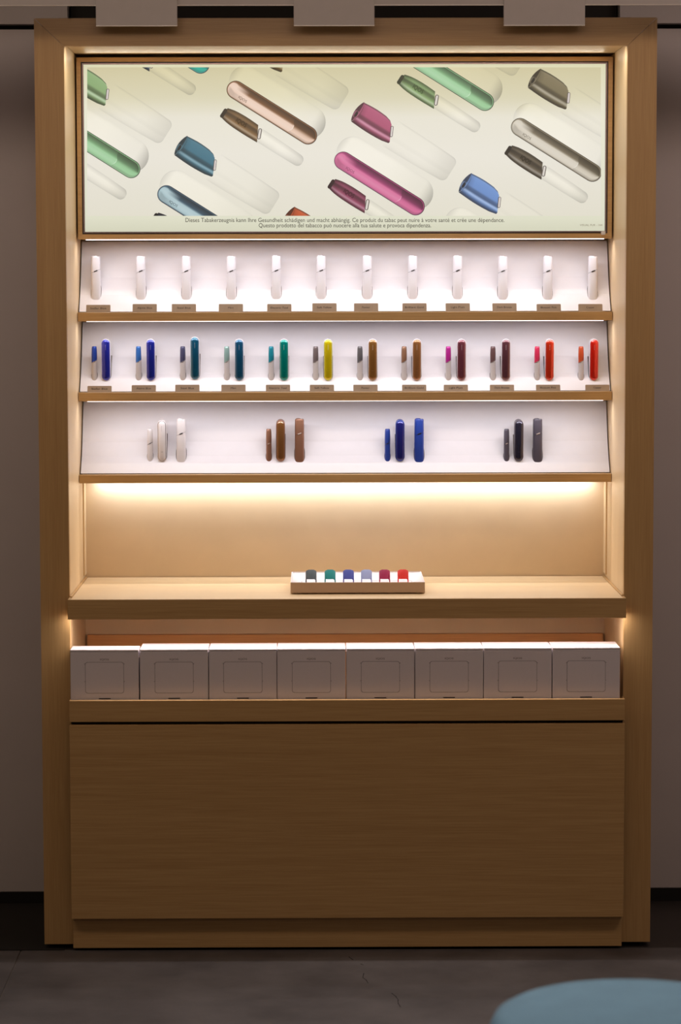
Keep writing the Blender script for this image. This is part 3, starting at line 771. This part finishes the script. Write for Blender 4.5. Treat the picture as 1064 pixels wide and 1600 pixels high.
# row 3 ---------------------------------------------------------------
sets = [('white', (224, 218, 218), (232, 228, 232), (200, 192, 192), (234.5, 253.5, 283)), ('bronze', (146, 104, 82), (120, 80, 44), (190, 140, 116), (420, 438.5, 468)),
        ('blue', (34, 62, 150), (34, 36, 112), (70, 90, 190), (605.5, 625, 655)), ('slate grey', (84, 78, 90), (44, 42, 58), (120, 112, 126), (791.5, 810.5, 840.3))]
for k, (cn, c1, c2, c3, xs) in enumerate(sets):
    bm_ = mat('satin_%d' % k, c1, .4, metal=.0 if k in (0, 2, 3) else .35, coat=.15)
    gm = bm_ if k == 0 else paint('gloss_%d' % k, tuple(v*1.15 for v in c2), .15, .4, .8)
    rm = mat('rim_%d' % k, c3, .2, metal=.7)
    bt = black_button if k in (0, 2) else mat('button_%d' % k, (206, 190, 180), .3, metal=.4)
    o = copy_tree(holder0); swap_mats(o, {'cap': bm_, 'body': bm_, 'seam_ring': dark_plastic if k in (0, 2) else rm, 'button': bt})
    tag(o, 'slim all-%s holder on the lowest shelf, smallest of the %s trio' % (cn, cn), 'device', 'slim holders on the lowest shelf')
    place_in(o, p3, sh3, xs[0], 720.3, .0082, .0086, 2.3); 
    o.scale = (1, 1, .955)
    o = copy_tree(charger0); swap_mats(o, {'shell': bm_, 'door': gm, 'trim_ring': rm, 'door_seam': rm, 'indicator_light': rm})
    tag(o, 'oval %s case on the lowest shelf, middle of the %s trio' % (cn, cn), 'device', 'oval cases on the lowest shelf')
    x, y, z = place_in(o, p3, sh3, xs[1], 721, 0, 0, tilt=math.radians(5.0)); o.location.y = y-.003
    charger_socket(sh3, p3, x, y)
    o = copy_tree(stick0); swap_mats(o, {'body': bm_, 'cap': bm_, 'button': bt, 'mouth_lid': bm_})
    tag(o, 'tall %s stick-shaped device on the lowest shelf, right one of the %s trio' % (cn, cn), 'device', 'stick devices on the lowest shelf')
    place_in(o, p3, sh3, xs[2], 722, .0138, .0142)

# ------------------------------------------------------------------ name tags
names = ['Stellar Blue', 'Alpine Blue', 'Steel Blue', 'Mint', 'Electric Teal', 'Soft Yellow', 'Pewter', 'Brilliant Gold', 'Light Plum', 'Dark Bronze', 'Blossom Pink', 'Copper']
t1 = [135, 207.5, 268.6, 342, 417.5, 488, 553, 628.5, 696, 769, 838, 903]
t2 = [137, 206, 274, 346, 415.5, 484, 552, 628, 693, 765, 837, 914]
for row, (ts, ytop, ybot, prof, wh) in enumerate(((t1, 475.0, 487.6, p1, 'top'), (t2, 601.0, 612.8, p2, 'middle'))):
    for k, x0 in enumerate(ts):
        Y = .301; yt = ytop + (1.3 if k == 0 else 0) - (1.2 if 4 < k < 10 and row == 0 else 0) + (.6 if row == 1 and k < 2 else 0)
        a, b = at(x0, yt, Y), at(x0+37.8, yt, Y); zb = (1.5673 if row == 0 else 1.3649)
        lean = .006; w2 = (b.x-a.x)/2; h = a.z-zb
        bm = new_bm(); rc = .002; n = 4
        pts = [(-w2, 0), (w2, 0)]+[(w2-rc+rc*math.sin(t), h-rc+rc*math.cos(t)) for t in [math.pi/2*(1-i/n) for i in range(n+1)]]+[(-w2+rc-rc*math.sin(t), h-rc+rc*math.cos(t)) for t in [math.pi/2*i/n for i in range(n+1)]]
        prism(bm, pts, 1, 0, .0012)
        for v in bm.verts: v.co.y += v.co.z/h*lean
        o = finish('name_tag', bm, tag_mat, None, smooth=False); o.location = ((a.x+b.x)/2, .2885, zb)
        tag(o, 'small beige name tag reading "%s" on the %s shelf lip' % (names[k], wh), 'tag', 'name tags on the %s shelf' % wh)
        wt = len(names[k])*.0034
        bm = text_mesh(names[k], wt, .0048, 0, h*.44)
        for v in bm.verts: v.co.y = v.co.z/h*lean-.0003
        finish('lettering', bm, ink, o, smooth=False)

# ------------------------------------------------------------------ cartons
bx = [(110, 216.6), (218.8, 325.2), (326.6, 432.2), (433.2, 539.8), (541.2, 647.4), (648.6, 754.8), (755.8, 861.8), (863.2, 968.6)]
BYF = -.024
for k, (a, b) in enumerate(bx):
    xa, xb = at(a, 1050, BYF).x, at(b, 1050, BYF).x; xm = (xa+xb)/2
    zt = .7498+.0002*k; d = .066 if k == 0 else .108; z0 = .5972; hw = (xb-xa)/2
    r = empty('carton', (xm, BYF, z0), 'white square carton with embossed panel, %s in the row below the counter' % ('shallow leftmost one' if k == 0 else 'rightmost' if k == 7 else ordw(k)), 'box', 'white cartons below the counter')
    H = zt-z0
    bm = new_bm(); box(bm, -hw, hw, 0, d, 0, H-.0058, .0007, 1); finish('box', bm, carton, r, smooth=False)
    bm = new_bm(); box(bm, -hw, hw, -.0002, d+.0002, H-.0052, H, .0008, 1); finish('lid', bm, carton, r, smooth=False)
    # embossed panel: stepped rounded square
    cz = .0832; 
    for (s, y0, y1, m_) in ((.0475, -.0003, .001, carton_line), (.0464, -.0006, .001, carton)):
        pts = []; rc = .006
        hh = s-.0087
        for qx, qz, a0 in ((s-rc, hh-rc, 0), (-s+rc, hh-rc, 90), (-s+rc, -hh+rc, 180), (s-rc, -hh+rc, 270)):
            for i in range(5):
                t = math.radians(a0+90*i/4); pts.append((qx+rc*math.cos(t), cz+qz+.98*rc*math.sin(t)))
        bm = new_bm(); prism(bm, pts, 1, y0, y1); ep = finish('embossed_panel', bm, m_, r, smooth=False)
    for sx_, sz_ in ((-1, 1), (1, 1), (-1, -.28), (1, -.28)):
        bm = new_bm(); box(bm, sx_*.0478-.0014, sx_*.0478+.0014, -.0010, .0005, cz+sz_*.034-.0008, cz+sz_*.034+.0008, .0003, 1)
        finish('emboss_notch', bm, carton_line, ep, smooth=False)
    bm = text_mesh('IQOS', .021, .0044, 0, .1262)
    for v in bm.verts: v.co.y = -.0003
    finish('lettering', bm, carton_ink, r, smooth=False)
    bm = new_bm(); box(bm, -.0145, .0145, -.0006, .001, .0305, .0328, .0003, 1); finish('thumb_slot', bm, dark_plastic, r, smooth=False)

# ------------------------------------------------------------------ tray with six colourful clips
TX0, TX1, TY0, TY1, TZ0, TZ1 = -.1385, .1932, .053, .300, .8785, .9048
ty = empty('sample_tray', ((TX0+TX1)/2, (TY0+TY1)/2, .8756), 'shallow white and beige tray standing on the counter holding colourful door covers', 'tray')
tray_mat = mat('beige_tray_face', (206, 176, 150), .45, noise=.02)
tray_white = mat('white_tray_lining', (236, 226, 226), .5)
part('front_wall', ty, tray_mat, (TX0, TX1, TY0, TY0+.003, TZ0, TZ1))
part('side_wall', ty, tray_white, (TX0, TX0+.003, TY0+.0031, TY1-.0031, TZ0, TZ1)); part('side_wall', ty, tray_white, (TX1-.003, TX1, TY0+.0031, TY1-.0031, TZ0, TZ1))
part('back_wall', ty, tray_white, (TX0, TX1, TY1-.003, TY1, TZ0, TZ1))
part('tray_floor', ty, tray_white, (TX0+.003, TX1-.003, TY0+.003, TY1-.003, TZ0, TZ0+.003))
def lining(bm):   # sloping inner border
    zo, zi, o_, i_ = TZ1-.0015, TZ0+.008, .0032, .024
    O = [(TX0+o_, TY0+o_), (TX1-o_, TY0+o_), (TX1-o_, TY1-o_), (TX0+o_, TY1-o_)]
    N = [(TX0+i_, TY0+i_), (TX1-i_, TY0+i_), (TX1-i_, TY1-i_-.03), (TX0+i_, TY1-i_-.03)]
    vo = [bm.verts.new((x, y, zo)) for x, y in O]; vi = [bm.verts.new((x, y, zi)) for x, y in N]
    vb = [bm.verts.new((x, y, TZ0+.0032)) for x, y in O]
    for i in range(4):
        j = (i+1) % 4; bm.faces.new((vo[i], vo[j], vi[j], vi[i])); bm.faces.new((vb[i], vb[j], vo[j], vo[i]))
    bm.faces.new(vb[::-1])
    bm.faces.new(vi)
wpart('lining', ty, tray_white, lining)
groove_mat = mat('grey_groove', (150, 140, 138), .7)
part('groove', ty, groove_mat, (TX0+.026, TX1-.026, TY1-.0575, TY1-.0563, TZ0+.0078, TZ0+.0086), (TX0+.026, TX0+.0272, TY0+.03, TY1-.0575, TZ0+.0078, TZ0+.0086), (TX1-.0272, TX1-.026, TY0+.03, TY1-.0575, TZ0+.0078, TZ0+.0086), bev=0)
for fx in (TX0+.015, TX1-.022):
    for fy in (TY0+.008, TY1-.02): part('foot', ty, mat('clear_foot', (190, 170, 150), .3), (fx, fx+.008, fy, fy+.008, .8756, TZ0))
cols6 = [((92, 104, 110), 'grey'), ((22, 150, 148), 'teal'), ((78, 92, 182), 'indigo blue'), ((172, 184, 228), 'pale lavender blue'), ((172, 28, 84), 'dark raspberry'), ((236, 44, 34), 'bright red')]
CZ0 = TZ0+.008
for k, (c, n_) in enumerate(cols6):
    px = (486, 515.8, 544.6, 572.8, 601.2, 630)[k]
    P = at(px, 902, .125); cz = CZ0+.0004
    r = empty('door_cover', (P.x, .125, cz), 'small %s arched door cover standing in the shallow tray on the counter' % n_, 'door cover', 'colourful door covers in the tray')
    m_ = mat('cover_%d' % k, c, .45, coat=.1)
    top = .9262-cz; w2, t_ = .0138, .0022
    # curved plate: outline with rounded top corners and an arched opening at the bottom
    def col_profile(z): return .006+.030*(z/top)**2*.6     # leans back towards the top
    zc = .0165; rows = [zc+(top-zc)*i/8 for i in range(9)]
    def half(z):
        d = top-z; rc = .0075
        return w2-(rc-math.sqrt(max(0, rc*rc-(rc-d)**2)) if d < rc else 0)
    bm = new_bm(); rings = []
    for z in rows:
        h_ = half(z); rg = []
        for i in range(9):
            x = -h_+2*h_*i/8; rg.append((x, col_profile(z)+.006*(abs(x)/w2)**3, z))
        for i in range(9):
            x = h_-2*h_*i/8; rg.append((x*.94, col_profile(z)+t_+.006*(abs(x)/w2)**3, z-.0002))
        rings.append(rg)
    loft(bm, rings); finish('back_plate', bm, m_, r)
    for s in (-1, 1):
        bm = new_bm(); rg = []
        for i in range(7):
            t = i/6; z = zc+.001-(zc+.001)*t; x = s*(w2-.0016*(1)+.0006*t); y = .0125-.004*t; q = .0016-.0003*t
            rg.append([(x-q, y-q, z), (x+q, y-q, z), (x+q, y+q*1.6, z), (x-q, y+q*1.6, z)])
        loft(bm, rg); finish('leg', bm, m_, r)
        bm = new_bm()
        loft(bm, [[(s*(w2-.004)-.0012, .009, zc+.0), (s*(w2-.001), .009, zc-.0045), (s*(w2-.001), .012, zc-.0045), (s*(w2-.004)-.0012, .012, zc)], [(s*(w2-.004)-.0012, .009, zc+.003), (s*(w2-.001), .009, zc+.003), (s*(w2-.001), .012, zc+.003), (s*(w2-.004)-.0012, .012, zc+.003)]])
        finish('brace', bm, m_, r, smooth=False)
    if k != 3:
        bm = new_bm(); box(bm, -w2+.004, w2-.004, .030, .0315, .0055, .0068, .0004, 1); finish('rear_bar', bm, m_, r, smooth=False)

# ------------------------------------------------------------------ pouf in the foreground
pf = empty('round_pouf', (.4627, -2.165, 0), 'round teal blue felt pouf in the bottom right foreground, out of focus', 'pouf')
def disc(prof_, n=64):
    bm = new_bm(); loft(bm, [[(r*math.cos(2*math.pi*i/n), r*math.sin(2*math.pi*i/n), z) for i in range(n)] for r, z in prof_]); return bm
seat = [(.236, .325), (.246, .335), (.249, .36), (.247, .40), (.238, .418), (.222, .427), (.18, .431), (.10, .433), (.01, .434)]
finish('seat', disc(seat), blue_fabric, pf)
finish('body', disc([(.222, .03), (.232, .05), (.238, .18), (.236, .31), (.230, .323)]), blue_fabric, pf)
finish('piping', disc([(.234, .321), (.2405, .3225), (.2405, .326), (.234, .3275)]), mat('darker_piping', (70, 104, 122), .9), pf)
finish('base_ring', disc([(.20, 0.0005), (.205, .003), (.205, .028), (.2, .0295)]), dark_leg, pf)

# ------------------------------------------------------------------ hairline cracks in the floor
bm = new_bm()
for seg in ([(.0021, -.0909), (.008, -.110), (.0127, -.1224)], [(.030, -.16), (.0368, -.1724)], [(.036, -.25), (.033, -.29), (.040, -.31), (.0445, -.3403)], [(.0978, -.4332), (.106, -.46), (.111, -.4896), (.110, -.52), (.1149, -.5559)]):
    for (xa, ya), (xb, yb) in zip(seg, seg[1:]):
        d = Vector((xb-xa, yb-ya)).normalized(); nx, ny = -d.y*.0011, d.x*.0011
        q = [(xa-nx, ya-ny), (xb-nx*.6, yb-ny*.6), (xb+nx*.6, yb+ny*.6), (xa+nx, ya+ny)]
        prism(bm, q, 2, -.001, .0003)
cr = finish('crack', bm, crack_mat, fl, smooth=False); cr['kind'] = 'stuff'; cr['label'] = 'hairline cracks in the dark concrete'
